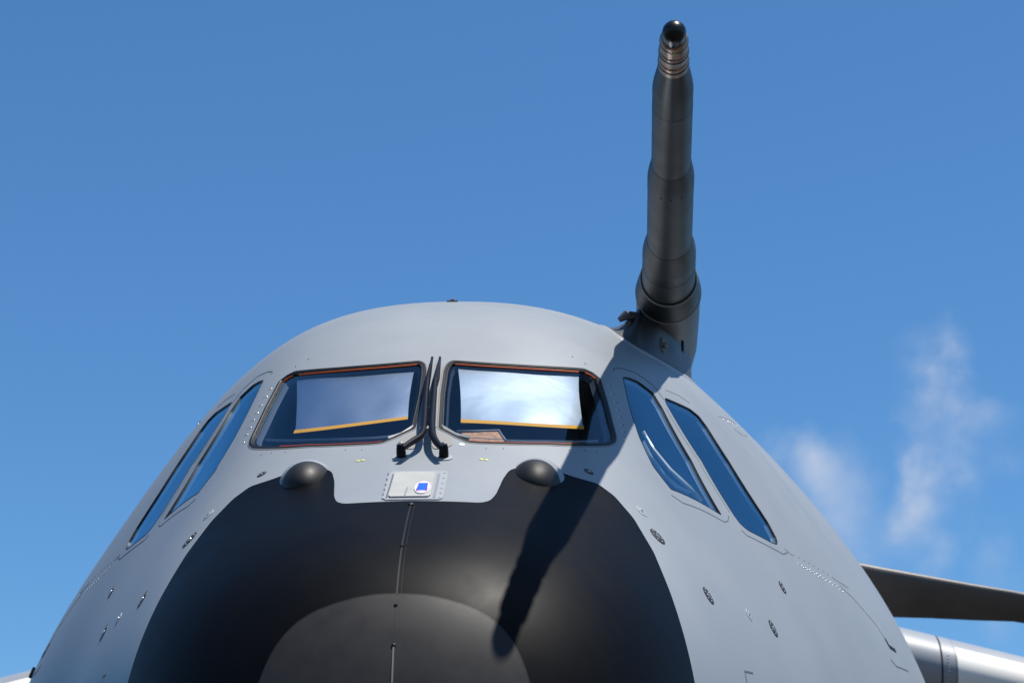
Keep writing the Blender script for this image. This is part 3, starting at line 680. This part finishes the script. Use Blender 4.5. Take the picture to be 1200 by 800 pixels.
# housing behind the collar, fairing down to the skin
bm = bmesh.new(); lathe(bm, T0, D0, [(3.46,.151),(3.9,.155),(4.6,.155),(5.2,.13),(5.9,.07),(6.3,.02)], 48); link('probe_housing', bm_mesh(bm, True, 40), M['housing'], pr)
base = [(1.7516,1.1368),(1.7554,1.092),(1.8277,1.0459),(1.9173,1.0041),(1.9928,.9989),(2.06,1.001),(2.15,1.02),(2.25,1.055),(2.33,1.09),(2.38,1.14),(2.34,1.20),(2.2,1.245),(2.05,1.26),(1.92,1.25),(1.83,1.215),(1.775,1.175)]
base = chaikin(base, 2, True, .25)
def loft_fairing():
    bm = bmesh.new(); rows = []; n = len(base); cy = 4.1
    for lev, s in enumerate(np.linspace(0, 1, 9)):
        row = []
        for (u, t) in base:
            b = pt(u, t, -.01); a = b.copy()
            # matching top point on the housing: same y (limited), side by side of the axis
            y = min(max(b.y+.02, 3.42), 5.9); k = (y-T0.y)/D0.y; ax = T0+D0*k
            side = (b.x-ax.x); w_ = .13*(1 if y < 4.9 else max(.15, 1-(y-4.9)/1.3))
            side = max(-w_, min(w_, side)); tp = Vector((ax.x+side, y, ax.z-.05))
            f = 1-(1-s)**1.8 if False else s
            hz = s; hx = s**.55
            row.append(bm.verts.new(Vector((b.x+(tp.x-b.x)*hx, b.y+(tp.y-b.y)*hx, b.z+(tp.z-b.z)*hz))))
        rows.append(row)
    for a, b in zip(rows[:-1], rows[1:]):
        for i in range(n): bm.faces.new([a[i], a[(i+1) % n], b[(i+1) % n], b[i]])
    bm.faces.new(rows[-1])
    return link('probe_fairing', bm_mesh(bm, True, 45), M['fairing'], pr)
loft_fairing()
fo = resample([disc(*q) for q in base], .02)
cb = (sum(p[0] for p in fo)/len(fo), sum(p[1] for p in fo)/len(fo))
ring('fairing_flange', fo, [(-.026, -.001), (-.021, .004), (-.002, .006), (.01, .006)], M['platerim'], pr)
ring('fairing_seal', fo, [(-.002, .005), (0, .009), (.008, .009)], M['groove'], pr)
# lamp cluster and bracket on the fairing, dark slot
bm = bmesh.new(); c = Vector((.955, 3.46, 5.235)); ln = Vector((.3, -.85, -.2)).normalized()
for k in range(5):
    a = 2*PI*k/5; s = Vector((1,0,0)); tq = ln.cross(s).normalized(); dome(bm, c+(s*math.cos(a)+tq*math.sin(a))*.024, ln, .016, .018, 10)
dome(bm, c, ln, .014, .024, 10); link('fairing_lamp', bm_mesh(bm), M['soot'], pr)
bm = bmesh.new(); c = Vector((.80, 3.36, 5.335)); tube(bm, [c+Vector((-.04,-.02,-.015)), c+Vector((-.01,-.03,.005)), c+Vector((.05,.05,.03))], [.012,.024,.02], 12)
tube(bm, [c+Vector((0,-.02,-.02)), c+Vector((.02,0,-.05))], .014, 10); link('hinge_bracket', bm_mesh(bm, True, 60), M['housing'], pr)
bm = bmesh.new(); c = Vector((1.075, 3.66, 5.30)); box(bm, c, Vector((.007,0,0)), Vector((.004,.015,0)), Vector((0,0,.028)), .003); link('fairing_slot', bm_mesh(bm, False), M['black'], pr)

# ------------------------------------------------------------------ wings, nacelle, propeller blade
def airfoil(n=40, xa=.095, b=.066):
    """blunt half-elliptic nose, then a straight taper to the trailing edge (chord 1)"""
    p = []
    for i in range(n+1):
        x = (i/n)**2.2; p.append((x, b*math.sqrt(max(0, 1-(1-x/xa)**2)) if x < xa else b*(1-((x-xa)/(1-xa))**1.6)))
    return p[::-1]+[(x, -z) for x, z in p[1:]]
AF = airfoil()
def section(d, x, y, z, ch, tw=0, k=1.0, rng=None, grow=0):
    r = []
    idx = range(len(AF)) if rng is None else range(*rng)
    for i in idx:
        a, b = AF[i]; yy = a*ch; zz = b*ch*k
        if grow: yy -= grow; zz += grow*b/.066
        r.append(Vector((d*x, y+yy*math.cos(tw)-zz*math.sin(tw), z+zz*math.cos(tw)+yy*math.sin(tw))))
    return r
def loft(name, secs, m, closed, parent=ac, label=None):
    bm = bmesh.new(); R = [[bm.verts.new(p) for p in s] for s in secs]; n = len(R[0])
    for a, b in zip(R[:-1], R[1:]):
        for i in range(n if closed else n-1): bm.faces.new([a[i], a[(i+1) % n], b[(i+1) % n], b[i]])
    if closed: bm.faces.new(R[0]); bm.faces.new(R[-1][::-1])
    return link(name, bm_mesh(bm, True, 50), m, parent, label)
def wx(x): return 11.0+.10*(x-3), 5.33-.225*(x-3.1)+.0*(x), 4.6-.12*(x-3)
for d in (1, -1):
    def sec(x, **k): y, z, c = wx(x); return section(d, x, y, z-(.125 if d < 0 else 0), c, 0, 1.0, **k)
    rt = loft('wing', [sec(x) for x in (1.2, 2, 3, 3.44)], M['wing'], True, label='grey inner wing'+(' behind the right flank' if d > 0 else ' behind the left flank'))
    loft('wing_band', [sec(x) for x in (3.455, 3.555)], M['wing'], True, rt)
    loft('outer_wing', [sec(x) for x in (3.557, 5, 8, 12, 19)], M['wing'], True, rt)
    # cream leading edge panel wraps the nose of the section, from just under its upper edge
    NA = len(AF)//2
    loft('leading_edge_panel', [sec(x, rng=(NA-6, NA+16), grow=.006) for x in (3.57, 4.2, 5, 8, 12, 18)], M['cream'], False, rt, 'cream leading edge panel')
    bm = bmesh.new()
    for k in range(12):
        y, z, c = wx(3.50); a, b = AF[NA-3+k]; dome(bm, Vector((d*3.50, y+a*c-.002, z-(.125 if d < 0 else 0)+b*c)), Vector((0,-1,b*9)).normalized(), .007, .004, 8)
    link('wing_rivets', bm_mesh(bm), M['bolt'], rt)['kind'] = 'stuff'
# propeller blade reaching in from the engine on the right
hub = Vector((4.95, 9.35, 5.02)); secs = []
for x, ztop, zbot, dy in ((2.22,5.50,5.40,.1),(2.30,5.60,5.22,.16),(2.45,5.64,5.175,.2),(2.75,5.575,5.165,.22),(3.1,5.505,5.155,.22),(3.4,5.445,5.140,.21),(3.7,5.39,5.130,.19),(4.1,5.30,5.06,.16),(4.45,5.22,4.98,.13),(4.75,5.14,4.94,.1)):
    ztop -= .0; zbot += .02; h = ztop-zbot; s = []
    for i in range(28):
        a = 2*PI*i/28; t = math.sin(a); c = math.cos(a)
        # leading edge high and forward, trailing edge low and aft
        ch = h*1.0; al = math.radians(-52); px_ = ch/2*t; th_ = ch*(.10*c*(1.1+.9*t) if c < 0 or True else 0)
        s.append(Vector((x, 9.3-px_*math.cos(al)*1.0+th_*math.sin(-al), (ztop+zbot)/2+.035-px_*math.sin(al)+th_*math.cos(al))))
    secs.append(s)
loft('propeller_blade', secs, M['blade'], True, label='dark grey blade reaching out from behind the right flank')
bm = bmesh.new(); lathe(bm, hub+Vector((0,-.75,0)), Vector((0,1,0)), [(0,.02),(.06,.14),(.2,.26),(.45,.38),(.75,.45),(.95,.46)], 40); link('spinner', bm_mesh(bm, True, 40), M['blade'], ac)
bm = bmesh.new(); lathe(bm, hub+Vector((0,.2,-.05)), Vector((0,1,0)), [(0,.47),(.1,.55),(.8,.68),(2.4,.72),(4,.5),(5.5,.15)], 40); link('engine_nacelle', bm_mesh(bm, True, 40), M['wing'], ac)
